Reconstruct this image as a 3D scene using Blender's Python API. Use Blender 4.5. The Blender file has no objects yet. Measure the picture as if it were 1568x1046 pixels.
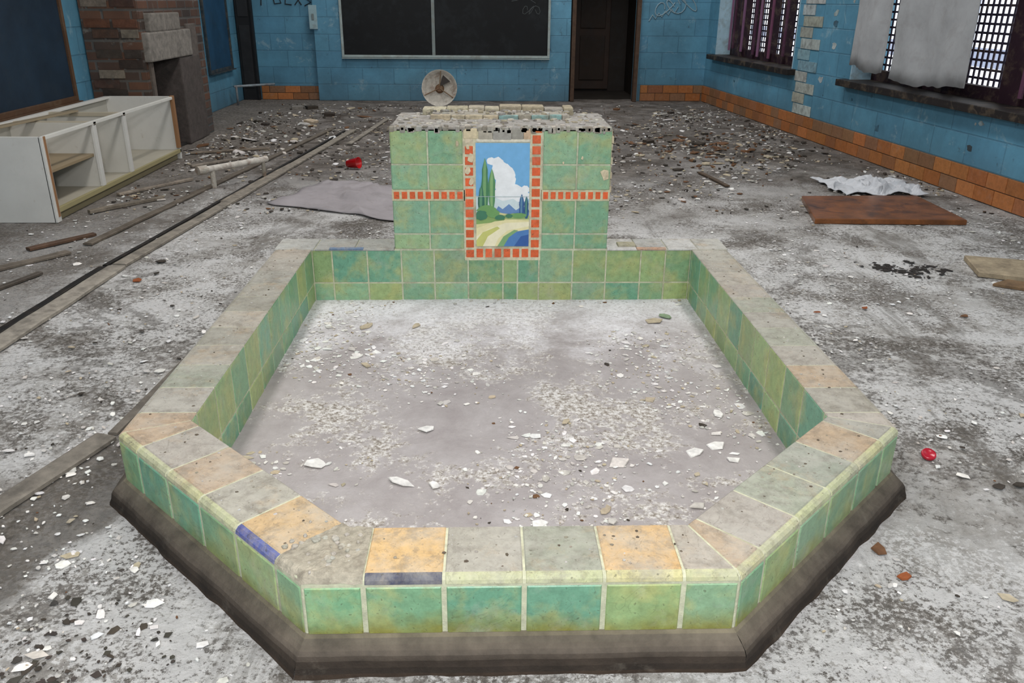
import bpy, math, random, bmesh
from mathutils import Vector, Matrix, noise
random.seed(7)
R=random.random
def U(a,b): return a+(b-a)*R()
def lin(r,g,b):
    def f(c):
        c/=255.0
        return c/12.92 if c<=0.04045 else ((c+0.055)/1.055)**2.4
    return (f(r),f(g),f(b),1.0)
def jit(c,a=0.08):
    k=1+U(-a,a); return (min(1,c[0]*k*(1+U(-a,a)*.4)),min(1,c[1]*k),min(1,c[2]*k*(1+U(-a,a)*.4)),1)
def mixc(a,b,t): return tuple(a[i]*(1-t)+b[i]*t for i in range(4))

# ------------------------------------------------------------ mesh builder
class MB:
    def __init__(s): s.v=[];s.f=[];s.c=[];s.m=[]
    def add(s,vs,fs,col,mi=0):
        o=len(s.v); s.v+= [tuple(p) for p in vs]
        for f in fs: s.f.append([i+o for i in f]); s.c.append(col); s.m.append(mi)
    def box(s,lo,hi,col,mi=0,bev=0.0,mat=None):
        x0,y0,z0=lo;x1,y1,z1=hi
        if bev<=0:
            vs=[(x0,y0,z0),(x1,y0,z0),(x1,y1,z0),(x0,y1,z0),(x0,y0,z1),(x1,y0,z1),(x1,y1,z1),(x0,y1,z1)]
            fs=[(0,3,2,1),(4,5,6,7),(0,1,5,4),(1,2,6,5),(2,3,7,6),(3,0,4,7)]
        else:
            bm=bmesh.new()
            bmesh.ops.create_cube(bm,size=1)
            for v in bm.verts: v.co=Vector(((x0+x1)/2+v.co.x*(x1-x0),(y0+y1)/2+v.co.y*(y1-y0),(z0+z1)/2+v.co.z*(z1-z0)))
            bmesh.ops.bevel(bm,geom=list(bm.edges),offset=bev,segments=2,affect='EDGES',profile=.6)
            bm.verts.index_update()
            vs=[tuple(v.co) for v in bm.verts]; fs=[[v.index for v in f.verts] for f in bm.faces]; bm.free()
        if mat is not None: vs=[tuple(mat@Vector(p)) for p in vs]
        s.add(vs,fs,col,mi)
    def prism(s,pts,h,nrm,col,mi=0,bev=0.0):
        n=len(pts); P=[Vector(p) for p in pts]; N=Vector(nrm).normalized(); c=sum(P,Vector())/n
        r1=[p+N*(h-bev) for p in P]; r2=[]
        for p in P:
            d=(c-p); L=d.length or 1; r2.append(p+d*(min(bev*1.3,L*.4)/L)+N*h)
        vs=P+r1+r2; fs=[[2*n+i for i in range(n)]]
        for i in range(n):
            j=(i+1)%n; fs.append([i,j,n+j,n+i]); fs.append([n+i,n+j,2*n+j,2*n+i])
        s.add(vs,fs,col,mi)
    def cyl(s,a,b,r,col,mi=0,n=14,r2=None,cap=True):
        a=Vector(a);b=Vector(b);d=(b-a).normalized(); r2=r if r2 is None else r2
        t=Vector((0,0,1)) if abs(d.z)<.9 else Vector((1,0,0)); u=d.cross(t).normalized(); w=d.cross(u)
        vs=[a+(u*math.cos(2*math.pi*i/n)+w*math.sin(2*math.pi*i/n))*r for i in range(n)]+[b+(u*math.cos(2*math.pi*i/n)+w*math.sin(2*math.pi*i/n))*r2 for i in range(n)]
        fs=[[i,i+n,(i+1)%n+n,(i+1)%n] for i in range(n)]
        if cap: fs+=[list(range(n)),list(range(2*n-1,n-1,-1))]
        s.add(vs,fs,col,mi)
    def lathe(s,prof,M,col,mi=0,n=28):
        vs=[];fs=[]
        for r,z in prof:
            for i in range(n):
                a=2*math.pi*i/n; vs.append(M@Vector((r*math.cos(a),r*math.sin(a),z)))
        for k in range(len(prof)-1):
            for i in range(n):
                j=(i+1)%n; fs.append([k*n+i,k*n+j,(k+1)*n+j,(k+1)*n+i])
        s.add(vs,fs,col,mi)
    def obj(s,name,mats,smooth=False,parent=None,M=None):
        me=bpy.data.meshes.new(name); me.from_pydata(s.v,[],s.f)
        at=me.attributes.new("Col",'FLOAT_COLOR','FACE')
        fl=[x for c in s.c for x in (c[0],c[1],c[2],1.0)]
        at.data.foreach_set("color",fl)
        me.polygons.foreach_set("material_index",s.m)
        if smooth: me.polygons.foreach_set("use_smooth",[True]*len(s.f))
        for m in (mats if isinstance(mats,list) else [mats]): me.materials.append(m)
        me.update()
        o=bpy.data.objects.new(name,me); bpy.context.collection.objects.link(o)
        if M is not None: o.matrix_world=M
        if parent: o.parent=parent
        return o
def empty(name,loc=(0,0,0)):
    e=bpy.data.objects.new(name,None); e.empty_display_size=.1; bpy.context.collection.objects.link(e); return e

# ------------------------------------------------------------ materials
def newmat(name):
    m=bpy.data.materials.new(name); m.use_nodes=True; nt=m.node_tree
    return m,nt,nt.nodes["Principled BSDF"]
def N(nt,t,**k):
    n=nt.nodes.new(t)
    for a,b in k.items(): setattr(n,a,b)
    return n
def noise_n(nt,vec,scale,detail=6,rough=.6,dist=0.0):
    n=N(nt,'ShaderNodeTexNoise'); n.inputs['Scale'].default_value=scale; n.inputs['Detail'].default_value=detail
    n.inputs['Roughness'].default_value=rough; n.inputs['Distortion'].default_value=dist
    if vec is not None: nt.links.new(vec,n.inputs['Vector'])
    return n.outputs['Fac']
def ramp(nt,fac,stops,interp='LINEAR'):
    r=N(nt,'ShaderNodeValToRGB'); cr=r.color_ramp; cr.interpolation=interp
    while len(cr.elements)<len(stops): cr.elements.new(.5)
    for e,(p,c) in zip(cr.elements,stops):
        e.position=p; e.color=c if isinstance(c,tuple) else (c,c,c,1)
    nt.links.new(fac,r.inputs[0]); return r.outputs[0]
def mix(nt,fac,a,b,mode='MIX'):
    n=N(nt,'ShaderNodeMix',data_type='RGBA',blend_type=mode)
    for inp,v in ((n.inputs[0],fac),(n.inputs[6],a),(n.inputs[7],b)):
        if isinstance(v,bpy.types.NodeSocket): nt.links.new(v,inp)
        else: inp.default_value=v
    return n.outputs[2]
def math_n(nt,op,a,b=None):
    n=N(nt,'ShaderNodeMath',operation=op)
    for inp,v in ((n.inputs[0],a),(n.inputs[1],b)):
        if v is None: continue
        if isinstance(v,bpy.types.NodeSocket): nt.links.new(v,inp)
        else: inp.default_value=v
    return n.outputs[0]
def maprange(nt,v,a,b):
    n=N(nt,'ShaderNodeMapRange'); nt.links.new(v,n.inputs[0]); n.inputs[1].default_value=a; n.inputs[2].default_value=b; return n.outputs[0]
def bump(nt,bs,h,strength=.3,dist=.01):
    b=N(nt,'ShaderNodeBump'); b.inputs['Strength'].default_value=strength; b.inputs['Distance'].default_value=dist
    nt.links.new(h,b.inputs['Height']); nt.links.new(b.outputs[0],bs.inputs['Normal'])

def vc_mat(name,rough=.6,var=(.75,1.1),scale=14,dirt=0.0,dirtcol=lin(95,88,78),bs_=.25,spec=.3,dscale=9,dlo=.5,dhi=.62):
    m,nt,bs=newmat(name)
    a=N(nt,'ShaderNodeAttribute',attribute_name="Col").outputs['Color']
    tc=N(nt,'ShaderNodeTexCoord').outputs['Object']
    n1=noise_n(nt,tc,scale,6,.65)
    c=mix(nt,1.0,a,ramp(nt,n1,[(.3,var[0]),(.7,var[1])]),'MULTIPLY')
    if dirt>0:
        d=noise_n(nt,tc,dscale,8,.7,.4)
        dm=math_n(nt,'MULTIPLY',ramp(nt,d,[(dlo,0.0),(dhi,1.0)]),dirt)
        c=mix(nt,dm,c,dirtcol)
    nt.links.new(c,bs.inputs['Base Color']); bs.inputs['Roughness'].default_value=rough
    bs.inputs['Specular IOR Level'].default_value=spec
    bump(nt,bs,noise_n(nt,tc,scale*5,5,.7),bs_,.004)
    return m
M_plain=vc_mat("painted_wood",.55,(.82,1.08),8,.35,lin(120,105,85),.2)
M_lam=vc_mat("white_laminate",.45,(.93,1.04),5,.3,lin(150,134,108),.08,.35,14,.6,.7)
M_rubble=vc_mat("rubble",.9,(.7,1.15),40,.0,bs_=.4)
M_wood=vc_mat("old_wood",.7,(.6,1.15),18,.4,lin(60,50,42),.3)
M_metal=vc_mat("rusty_metal",.5,(.7,1.1),20,.5,lin(110,70,40),.2)
M_board=vc_mat("varnished_rusty_board",.3,(.45,1.3),7,.65,lin(58,36,24),.15,.5,5)
M_mural=vc_mat("mural_glaze",.25,(.92,1.05),30,0,bs_=.05,spec=.5)
M_stone=vc_mat("rough_stone",.9,(.65,1.15),22,.4,lin(70,66,62),.7)
M_ledge=vc_mat("grimy_shaded_cove",.8,(.5,1.2),12,.35,lin(128,120,108),.7,dscale=7,dlo=.56,dhi=.7)
M_cloth=vc_mat("cloth",.9,(.85,1.06),6,.2,lin(120,115,110),.15)
M_tarp=vc_mat("dusty_cloth",.95,(.85,1.08),5,.3,lin(120,114,110),.4,dscale=6,dlo=.52,dhi=.62)
M_dark=vc_mat("dark_board",.6,(.7,1.3),3,.12,lin(60,68,72),.05,dscale=5)
M_mortar=vc_mat("broken_mortar",.95,(.6,1.15),45,.5,lin(140,130,114),1.0,dscale=20)

def tile_mat(name,dust,rough,dlo=.48,dhi=.7,yellow=True,stain=False):
    m,nt,bs=newmat(name)
    a=N(nt,'ShaderNodeAttribute',attribute_name="Col").outputs['Color']
    tc=N(nt,'ShaderNodeTexCoord').outputs['Object']
    n1=noise_n(nt,tc,11,5,.6,.3)
    c=a
    if yellow:
        c=mix(nt,math_n(nt,'MULTIPLY',ramp(nt,n1,[(.46,0.0),(.66,1.0)]),.55),c,lin(190,186,120))
        sz=N(nt,'ShaderNodeSeparateXYZ'); nt.links.new(tc,sz.inputs[0])
        low=maprange(nt,math_n(nt,'ADD',sz.outputs[2],math_n(nt,'MULTIPLY',math_n(nt,'SUBTRACT',noise_n(nt,tc,7,5,.6),.5),.16)),.115,.055)
        front=maprange(nt,sz.outputs[1],1.95,1.30)
        c=mix(nt,math_n(nt,'MULTIPLY',math_n(nt,'MULTIPLY',low,front),.8),c,lin(140,130,46))
    c=mix(nt,1.0,c,ramp(nt,noise_n(nt,tc,45,6,.7),[(.3,.74),(.65,1.1)]),'MULTIPLY')
    if stain:
        s=ramp(nt,noise_n(nt,tc,15,9,.8,.2),[(.49,0.0),(.60,1.0)])
        c=mix(nt,math_n(nt,'MULTIPLY',s,.5),c,lin(112,105,94))
        s=ramp(nt,noise_n(nt,tc,7,8,.75,.2),[(.54,0.0),(.66,1.0)])
        c=mix(nt,math_n(nt,'MULTIPLY',s,.3),c,lin(190,160,120))
    d=noise_n(nt,tc,9,9,.75,.2)
    c=mix(nt,math_n(nt,'MULTIPLY',ramp(nt,d,[(dlo,0.0),(dhi,1.0)]),dust),c,lin(186,182,172))
    sp=ramp(nt,noise_n(nt,tc,90,4,.6),[(.62,0.0),(.69,1.0)])
    c=mix(nt,math_n(nt,'MULTIPLY',sp,.55),c,lin(70,66,48))
    cr=ramp(nt,noise_n(nt,tc,5,3,.5,2.5),[(.494,0.0),(.499,1.0),(.504,0.0)])
    c=mix(nt,math_n(nt,'MULTIPLY',cr,.3),c,lin(60,54,40))
    nt.links.new(c,bs.inputs['Base Color']); bs.inputs['Roughness'].default_value=rough
    bs.inputs['Specular IOR Level'].default_value=.4
    bump(nt,bs,noise_n(nt,tc,60,5,.7),.25,.003)
    return m
M_tile=tile_mat("green_glazed_tile",.4,.36,.52,.72)
M_top=tile_mat("dusty_cap_tile",.55,.8,.42,.68,False,True)
M_orange=tile_mat("orange_tile",.2,.4,.55,.75,False)
M_grout=vc_mat("grout",.9,(.75,1.1),50,.45,lin(132,124,100),.4)

def wall_mat(name,base,light,bscale=1.0,bw=.4,bh=.2,mort=None,ms=.006,light_st=lin(156,180,188),stl=.5,d2=.6,grime=.45):
    m,nt,bs=newmat(name)
    tc=N(nt,'ShaderNodeTexCoord').outputs['Object']
    sx=N(nt,'ShaderNodeSeparateXYZ'); nt.links.new(tc,sx.inputs[0])
    cb=N(nt,'ShaderNodeCombineXYZ'); nt.links.new(sx.outputs[0],cb.inputs[0]); nt.links.new(sx.outputs[2],cb.inputs[1])
    br=N(nt,'ShaderNodeTexBrick'); nt.links.new(cb.outputs[0],br.inputs['Vector'])
    br.inputs['Scale'].default_value=1; br.inputs['Brick Width'].default_value=bw; br.inputs['Row Height'].default_value=bh
    br.inputs['Mortar Size'].default_value=ms; br.inputs['Mortar Smooth'].default_value=.4
    br.inputs['Color1'].default_value=base; br.inputs['Color2'].default_value=light
    br.inputs['Mortar'].default_value=mort or mixc(base,(.02,.03,.04,1),.2)
    c=br.outputs['Color']
    c=mix(nt,1.0,c,ramp(nt,noise_n(nt,tc,1.4,9,.7),[(.3,.55),(.7,1.12)]),'MULTIPLY')
    st=ramp(nt,noise_n(nt,tc,4,9,.78,.6),[(.57,0.0),(.64,1.0)])
    c=mix(nt,math_n(nt,'MULTIPLY',st,stl),c,light_st)
    dk=ramp(nt,noise_n(nt,tc,9,9,.78),[(.60,0.0),(.66,1.0)])
    c=mix(nt,math_n(nt,'MULTIPLY',dk,d2),c,lin(48,56,58))
    lo=maprange(nt,math_n(nt,'ADD',sx.outputs[2],math_n(nt,'MULTIPLY',noise_n(nt,tc,3,7,.7),.5)),.62,.28)
    c=mix(nt,math_n(nt,'MULTIPLY',lo,grime),c,lin(66,80,84))
    nt.links.new(c,bs.inputs['Base Color']); bs.inputs['Roughness'].default_value=.5
    h=math_n(nt,'ADD',math_n(nt,'MULTIPLY',br.outputs['Fac'],-1.0),math_n(nt,'MULTIPLY',noise_n(nt,tc,30,6,.7),.3))
    bump(nt,bs,h,.5,.006)
    return m
M_wall=wall_mat("blue_painted_block",lin(90,146,174),lin(96,154,180))
M_brick=wall_mat("fireplace_brick",lin(114,78,58),lin(70,59,52),1,.22,.075,lin(96,90,84),.011,lin(140,132,122),.55,.7,.5)
m,nt,bs=newmat("ceiling_paint"); bs.inputs['Roughness'].default_value=.9
nt.links.new(ramp(nt,noise_n(nt,None,4),[(.3,lin(170,168,160)),(.7,lin(215,213,208))]),bs.inputs['Base Color']); M_ceil=m

def floor_mat(name,basin=False):
    m,nt,bs=newmat(name)
    g=N(nt,'ShaderNodeNewGeometry').outputs['Position']
    big=noise_n(nt,g,.9,7,.62,.3); mid=noise_n(nt,g,4.5,9,.72,.4); fine=noise_n(nt,g,34,8,.78,.3); fine2=noise_n(nt,g,75,6,.78)
    sxyz=N(nt,'ShaderNodeSeparateXYZ'); nt.links.new(g,sxyz.inputs[0]); X=sxyz.outputs[0]; Y=sxyz.outputs[1]
    if basin:
        c=ramp(nt,mid,[(.3,lin(162,154,153)),(.5,lin(178,171,170)),(.7,lin(194,188,188))])
        sp=ramp(nt,math_n(nt,'ADD',math_n(nt,'MULTIPLY',fine,.42),math_n(nt,'MULTIPLY',noise_n(nt,g,2.3,6,.65),.58)),[(.505,0.0),(.545,1.0)])
        spk=ramp(nt,fine2,[(.40,lin(120,108,94)),(.46,lin(176,168,156)),(.52,lin(210,204,198)),(.58,lin(244,241,238))])
        c=mix(nt,math_n(nt,'MULTIPLY',sp,.8),c,spk)
        by=maprange(nt,math_n(nt,'ADD',Y,math_n(nt,'MULTIPLY',math_n(nt,'SUBTRACT',mid,.5),2.0)),2.8,3.5)
        c=mix(nt,math_n(nt,'MULTIPLY',by,.85),c,ramp(nt,fine2,[(.42,lin(206,202,204)),(.5,lin(244,242,246))]))
    else:
        c=ramp(nt,mid,[(.3,lin(132,126,119)),(.44,lin(182,177,171)),(.56,lin(212,209,205)),(.75,lin(234,232,229))])
        speck=math_n(nt,'ADD',math_n(nt,'MULTIPLY',fine,.5),math_n(nt,'MULTIPLY',noise_n(nt,g,2.1,8,.7,.5),.5))
        dk=ramp(nt,speck,[(.49,0.0),(.525,1.0)])
        c=mix(nt,math_n(nt,'MULTIPLY',dk,.72),c,ramp(nt,fine2,[(.4,lin(72,65,58)),(.6,lin(140,132,122))]))
        wh=ramp(nt,math_n(nt,'ADD',math_n(nt,'MULTIPLY',fine2,.5),math_n(nt,'MULTIPLY',noise_n(nt,g,1.9,7,.7,.2),.5)),[(.49,0.0),(.525,1.0)])
        c=mix(nt,math_n(nt,'MULTIPLY',wh,.85),c,lin(244,242,240))
        sn=ramp(nt,math_n(nt,'ADD',math_n(nt,'MULTIPLY',noise_n(nt,g,1.1,9,.72,1.0),.75),math_n(nt,'MULTIPLY',fine,.25)),[(.535,0.0),(.57,1.0)])
        c=mix(nt,math_n(nt,'MULTIPLY',sn,.6),c,ramp(nt,fine2,[(.4,lin(66,60,54)),(.6,lin(132,125,116))]))
        # long damp streaks running down the room on the right
        st=N(nt,'ShaderNodeVectorMath',operation='MULTIPLY'); nt.links.new(g,st.inputs[0]); st.inputs[1].default_value=(2.4,.45,1)
        sk=ramp(nt,noise_n(nt,st.outputs[0],1.6,8,.7,.6),[(.56,0.0),(.62,1.0)])
        c=mix(nt,math_n(nt,'MULTIPLY',sk,.5),c,ramp(nt,fine,[(.4,lin(84,78,71)),(.6,lin(146,139,130))]))
        fy=maprange(nt,math_n(nt,'ADD',Y,math_n(nt,'MULTIPLY',math_n(nt,'SUBTRACT',big,.5),5.0)),4.1,6.8)
        c=mix(nt,math_n(nt,'MULTIPLY',fy,.85),c,ramp(nt,math_n(nt,'ADD',math_n(nt,'MULTIPLY',fine,.5),math_n(nt,'MULTIPLY',mid,.5)),[(.38,lin(46,40,35)),(.5,lin(92,83,75)),(.58,lin(136,127,118)),(.7,lin(184,176,169))]))
        fx=maprange(nt,math_n(nt,'ADD',X,math_n(nt,'MULTIPLY',math_n(nt,'SUBTRACT',mid,.5),.8)),-1.75,-2.0)
        c=mix(nt,math_n(nt,'MULTIPLY',fx,.6),c,ramp(nt,fine,[(.38,lin(72,65,58)),(.6,lin(160,152,143))]))
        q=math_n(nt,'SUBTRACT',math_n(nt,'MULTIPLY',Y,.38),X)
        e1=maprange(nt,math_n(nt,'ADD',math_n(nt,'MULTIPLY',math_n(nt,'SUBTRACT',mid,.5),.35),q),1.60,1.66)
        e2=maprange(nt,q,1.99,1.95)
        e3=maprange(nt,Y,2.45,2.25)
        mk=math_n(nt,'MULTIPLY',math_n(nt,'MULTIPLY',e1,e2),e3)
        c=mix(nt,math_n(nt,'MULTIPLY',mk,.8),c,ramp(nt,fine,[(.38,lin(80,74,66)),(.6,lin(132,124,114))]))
    nt.links.new(c,bs.inputs['Base Color']); bs.inputs['Roughness'].default_value=.92; bs.inputs['Specular IOR Level'].default_value=.15
    bump(nt,bs,math_n(nt,'ADD',fine,math_n(nt,'MULTIPLY',mid,1.2)),.6 if basin else .95,.012 if basin else .018)
    return m
M_floor=floor_mat("rough_dusty_concrete"); M_basin=floor_mat("basin_mortar_bed",True)

# ------------------------------------------------------------ camera
f=1266.0; pi_,ya,ro=.392,.0305,.0078
fw=Vector((math.sin(ya)*math.cos(pi_),math.cos(ya)*math.cos(pi_),-math.sin(pi_)))
rt=Vector((math.cos(ya),-math.sin(ya),0)); up=rt.cross(fw)
r2=rt*math.cos(ro)+up*math.sin(ro); u2=-rt*math.sin(ro)+up*math.cos(ro)
cam=bpy.data.cameras.new("camera"); co=bpy.data.objects.new("camera",cam); bpy.context.collection.objects.link(co)
cam.sensor_width=36; cam.lens=f/1568*36; cam.clip_start=.02; cam.clip_end=200
Mx=Matrix((r2,u2,-fw)).transposed().to_4x4(); Mx.translation=Vector((0,0,1.22)); co.matrix_world=Mx
bpy.context.scene.camera=co

# ------------------------------------------------------------ pool geometry constants
OL,OR_,YF,YB,CH,W=-.942,1.068,1.29,3.535,.581,.165
OUT=[(OL,YB+W),(OL,YF+CH),(OL+CH,YF),(OR_-CH,YF),(OR_,YF+CH),(OR_,YB+W)]
ZT=.20; ZL=.063; ZB=-.035
T=math.tan(math.pi/8)
def inside(x,y,m=0.0):
    if y<YF+m or y>YB+W-m or x<OL+m or x>OR_-m: return False
    if (x-OL)+(y-YF)<CH+m*1.42: return False
    if (OR_-x)+(y-YF)<CH+m*1.42: return False
    return True

# ------------------------------------------------------------ floor
def grid_floor(name,x0,x1,y0,y1,s,mat,keep,zf):
    nx=int((x1-x0)/s)+1; ny=int((y1-y0)/s)+1; vs=[];fs=[]
    for j in range(ny+1):
        for i in range(nx+1):
            x=x0+(x1-x0)*i/nx; y=y0+(y1-y0)*j/ny; vs.append((x,y,zf(x,y)))
    for j in range(ny):
        for i in range(nx):
            cx=x0+(x1-x0)*(i+.5)/nx; cy=y0+(y1-y0)*(j+.5)/ny
            if keep(cx,cy): a=j*(nx+1)+i; fs.append((a,a+1,a+nx+2,a+nx+1))
    me=bpy.data.meshes.new(name); me.from_pydata(vs,[],fs); me.materials.append(mat)
    me.polygons.foreach_set("use_smooth",[True]*len(fs))
    o=bpy.data.objects.new(name,me); bpy.context.collection.objects.link(o); return o
def zfloor(x,y):
    n=noise.noise(Vector((x*6,y*6,0)))*.004+noise.noise(Vector((x*16,y*16,3)))*.003
    return n-.002
grid_floor("floor",-3.3,4.0,-2.6,11.4,.045,M_floor,lambda x,y: not inside(x,y,.07),zfloor)
fb=MB(); fb.box((-3.4,-2.7,-.3),(4.1,11.5,-.08),lin(90,85,80))
fb.obj("floor_slab",M_stone)
def zbas(x,y): return ZB+noise.noise(Vector((x*5,y*5,7)))*.004+noise.noise(Vector((x*20,y*20,1)))*.002

# ------------------------------------------------------------ tiled fountain
fountain=empty("tiled_fountain")
b=grid_floor("basin_bed",OL+.05,OR_-.05,YF+.05,YB+.06,.03,M_basin,lambda x,y: inside(x,y,.06) or y>YB,zbas); b.parent=fountain
G_side=[lin(126,170,132),lin(136,174,134),lin(152,178,126),lin(116,168,140),lin(164,182,124),lin(140,172,138)]
C_top=[lin(164,158,147),lin(169,163,151),lin(157,153,141),lin(153,156,140),lin(172,164,152)]
C_org=[lin(206,172,122),lin(192,156,114),lin(204,174,130)]
tl=MB(); gr=MB(); lg=MB(); mo=MB()
gcol=lin(204,204,176)
def patch(mb,rows,col,mi=0,sunk=.004,bev=.004):
    rr=[]
    a0,b0,n0=rows[0]; a1,b1,n1=rows[-1]
    rr.append((a0-n0*sunk,b0-n0*sunk,n0))
    d=(rows[1][0]-a0).normalized()*bev; rr.append((a0+d,b0+(rows[1][1]-b0).normalized()*bev,n0))
    rr+=rows[1:-1]
    rr.append((a1+(rows[-2][0]-a1).normalized()*bev,b1+(rows[-2][1]-b1).normalized()*bev,n1))
    rr.append((a1-n1*sunk,b1-n1*sunk,n1))
    vs=[];n=len(rr)
    for k,(a,b,nn) in enumerate(rr):
        d=(b-a).normalized()*bev
        lowk = 1 if k in(0,n-1) else 0
        vs+= [a-(nn*sunk if not lowk else Vector()),a+d,b-d,b-(nn*sunk if not lowk else Vector())]
    fs=[]
    for k in range(n-1):
        for i in range(3): fs.append((k*4+i,k*4+i+1,k*4+4+i+1,k*4+4+i))
    mb.add(vs,fs,col,mi)
segs=[]
for i in range(5): segs.append((Vector((*OUT[i],0)),Vector((*OUT[i+1],0)),i>0,i<4))
def divs(L,first,p=.155):
    out=[0,first]
    while out[-1]+p<L-.05: out.append(out[-1]+p)
    out.append(L); return out
BR=.018
for si,(A,B,mA,mB) in enumerate(segs):
    L=(B-A).length; d=(B-A).normalized(); inn=Vector((-d.y,d.x,0)); Zv=Vector((0,0,1)); outn=-inn
    D=divs(L,{0:.165,1:.11,2:.118,3:.10,4:.09}[si])
    def P(s,o,z,end=None):
        lo=o*T if mA else 0; hi=L-o*T if mB else L
        if end=='A': s=lo
        if end=='B': s=hi
        return A+d*s+inn*o+Zv*z
    arc=[(BR-BR*math.cos(t),ZT-BR+BR*math.sin(t),t) for t in (0,math.pi/6,math.pi/3,math.pi/2)]
    def sweep(mb,prof,col,mi=0):
        vs=[];fs=[]
        for o,z in prof: vs+=[P(0,o,z,'A' if mA else None),P(L,o,z,'B' if mB else None)]
        for k in range(len(prof)-1): fs.append((2*k,2*k+1,2*k+3,2*k+2))
        mb.add(vs,fs,col,mi)
    e=.0022
    sweep(gr,[(e,-.05),(e,ZT-BR)]+[(BR-(BR-e)*math.cos(t),ZT-BR+(BR-e)*math.sin(t)) for _,_,t in arc[1:]]+[(W-e,ZT-e),(W-e,ZB-.03)],gcol)
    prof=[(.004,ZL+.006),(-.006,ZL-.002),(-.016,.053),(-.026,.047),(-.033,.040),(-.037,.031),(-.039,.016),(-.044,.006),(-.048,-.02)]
    nseg=max(3,int(L/.04)); 
    vs=[];fs=[]
    for j in range(nseg+1):
        for k,(o,z) in enumerate(prof):
            lo=o*T if mA else 0; hi=L-o*T if mB else L
            s=lo+(hi-lo)*j/nseg; p=A+d*s+inn*o+Zv*z
            q=(noise.noise(p*14)*.005+noise.noise(p*40)*.003) if k>1 else 0; p=p-inn*q+Zv*q*.5
            vs.append(p)
    n=len(prof)
    for j in range(nseg):
        for k in range(n-1): fs.append((j*n+k,(j+1)*n+k,(j+1)*n+k+1,j*n+k+1))
    o0=len(lg.v); lg.v+=[tuple(p) for p in vs]
    for idx,ff in enumerate(fs):
        k=idx%(n-1); lg.f.append([q+o0 for q in ff]); lg.c.append([lin(116,108,90),lin(102,94,82),lin(100,91,80),lin(94,85,75),lin(78,69,60),lin(60,51,43),lin(50,42,35),lin(60,48,38)][min(k,7)]); lg.m.append(0)  # rounding shade put into the row colours: lighter lip, darker foot
    g=.0065
    for k in range(len(D)-1):
        a,b_=D[k],D[k+1]
        ea='A' if (k==0 and mA) else None; eb='B' if (k==len(D)-2 and mB) else None
        def PP(o,z,gg=g):
            pa=P(a,o,z,ea); pb=P(b_,o,z,eb)
            return pa+d*gg/2, pb-d*gg/2
        sc=jit(random.choice(G_side),.1)
        topc=jit(random.choice(C_top),.07)
        key=(si,k)
        if key in {(2,1),(2,4)}: topc=jit(C_org[0],.05)
        if key in {(1,2),(1,0),(3,0),(3,4),(4,2),(0,len(D)-2)} : topc=mixc(jit(C_org[1],.05),C_top[0],.5)
        if key==(1,len(D)-3): topc=mixc(C_org[0],C_top[0],.2)
        z1=ZT-BR-.004
        rows=[]
        for z in (ZL,(ZL+z1)/2,z1):
            pa,pb=PP(0,z); rows.append((pa,pb,outn))
        patch(tl,rows,sc,0)
        rows=[]
        for o,z,t in arc:
            pa,pb=PP(o,z); rows.append((pa,pb,outn*math.cos(t)+Zv*math.sin(t)))
        if key==(1,len(D)-2) or key==(2,0):
            nu,nv=16,20; vs=[];fs=[]
            for jj in range(nv+1):
                o=max(.001,W*jj/nv)
                zb=ZT+.0005-(.016 if jj==0 else (.006 if jj==1 else 0))
                pa,pb=P(a,o,zb,ea),P(b_,o,zb,eb)
                for ii in range(nu+1):
                    p=pa.lerp(pb,ii/nu); h=.006*abs(noise.noise(p*34))+.003*noise.noise(p*90)
                    vs.append(p+Vector((0,0,h)))
            for jj in range(nv):
                for ii in range(nu): q=jj*(nu+1)+ii; fs.append((q,q+1,q+nu+2,q+nu+1))
            mo.add(vs,fs,lin(192,183,164))
            continue
        edge=mixc(topc,lin(196,200,150),.7) if si in(1,2,3) else topc
        if key==(1,len(D)-3): edge=lin(60,80,158)
        if key==(2,1): edge=lin(72,74,92)
        patch(tl,rows,edge,1,.002,.0015)
        rows=[]
        for o in (BR,W*.5,W):
            pa,pb=PP(o,ZT,.004); rows.append((pa,pb,Zv))
        patch(tl,rows,topc,1,.0025,.003)
        for z0,z1 in [(.045,ZT-.004),(ZB-.02,.042)]:
            rows=[]
            for z in (z1,(z0+z1)/2,z0):
                pa,pb=PP(W,z); rows.append((pa,pb,inn))
            patch(tl,rows,jit(random.choice(G_side),.12),0)
PL,PR=-.412,.525
bx=[OL+W,-.69,-.535,-.385,-.24,-.09,.065,.13,.225,.375,.525,.68,.79,OR_-W]
def ftile(mb,x0,x1,z0,z1,y,col,mi=0,g=.005):
    rows=[]
    for z in (z0+g/2,(z0+z1)/2,z1-g/2):
        rows.append((Vector((x0+g/2,y,z)),Vector((x1-g/2,y,z)),Vector((0,-1,0))))
    patch(mb,rows,col,mi,.003,.003)
for i in range(len(bx)-1):
    for z0,z1 in ((.045,.197),(ZB-.02,.045)):
        ftile(tl,bx[i],bx[i+1],z0,z1,YB-.003,jit(random.choice(G_side+[lin(140,180,146)]),.1))
gr.box((OL+W-.01,YB-.0008,ZB-.03),(OR_-W+.01,YB+W,ZT-.003),gcol)
for xa,xb in ((OL,PL),(PR,OR_)):
    n=max(2,round((xb-xa)/.155)); 
    for k in range(n):
        x0=xa+(xb-xa)*k/n; x1=xa+(xb-xa)*(k+1)/n
        tl.prism([(x0+.002,YB-.004,ZT-.006),(x1-.002,YB-.004,ZT-.006),(x1-.002,YB+W,ZT-.006),(x0+.002,YB+W,ZT-.006)],.008,(0,0,1),jit(random.choice([lin(190,187,181),lin(176,174,168),lin(206,203,198)]),.06),1,.003)
tl.box((-.70,YB-.006,ZT-.004),(-.55,YB+.02,ZT+.004),lin(110,134,164),1,.002)
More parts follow.
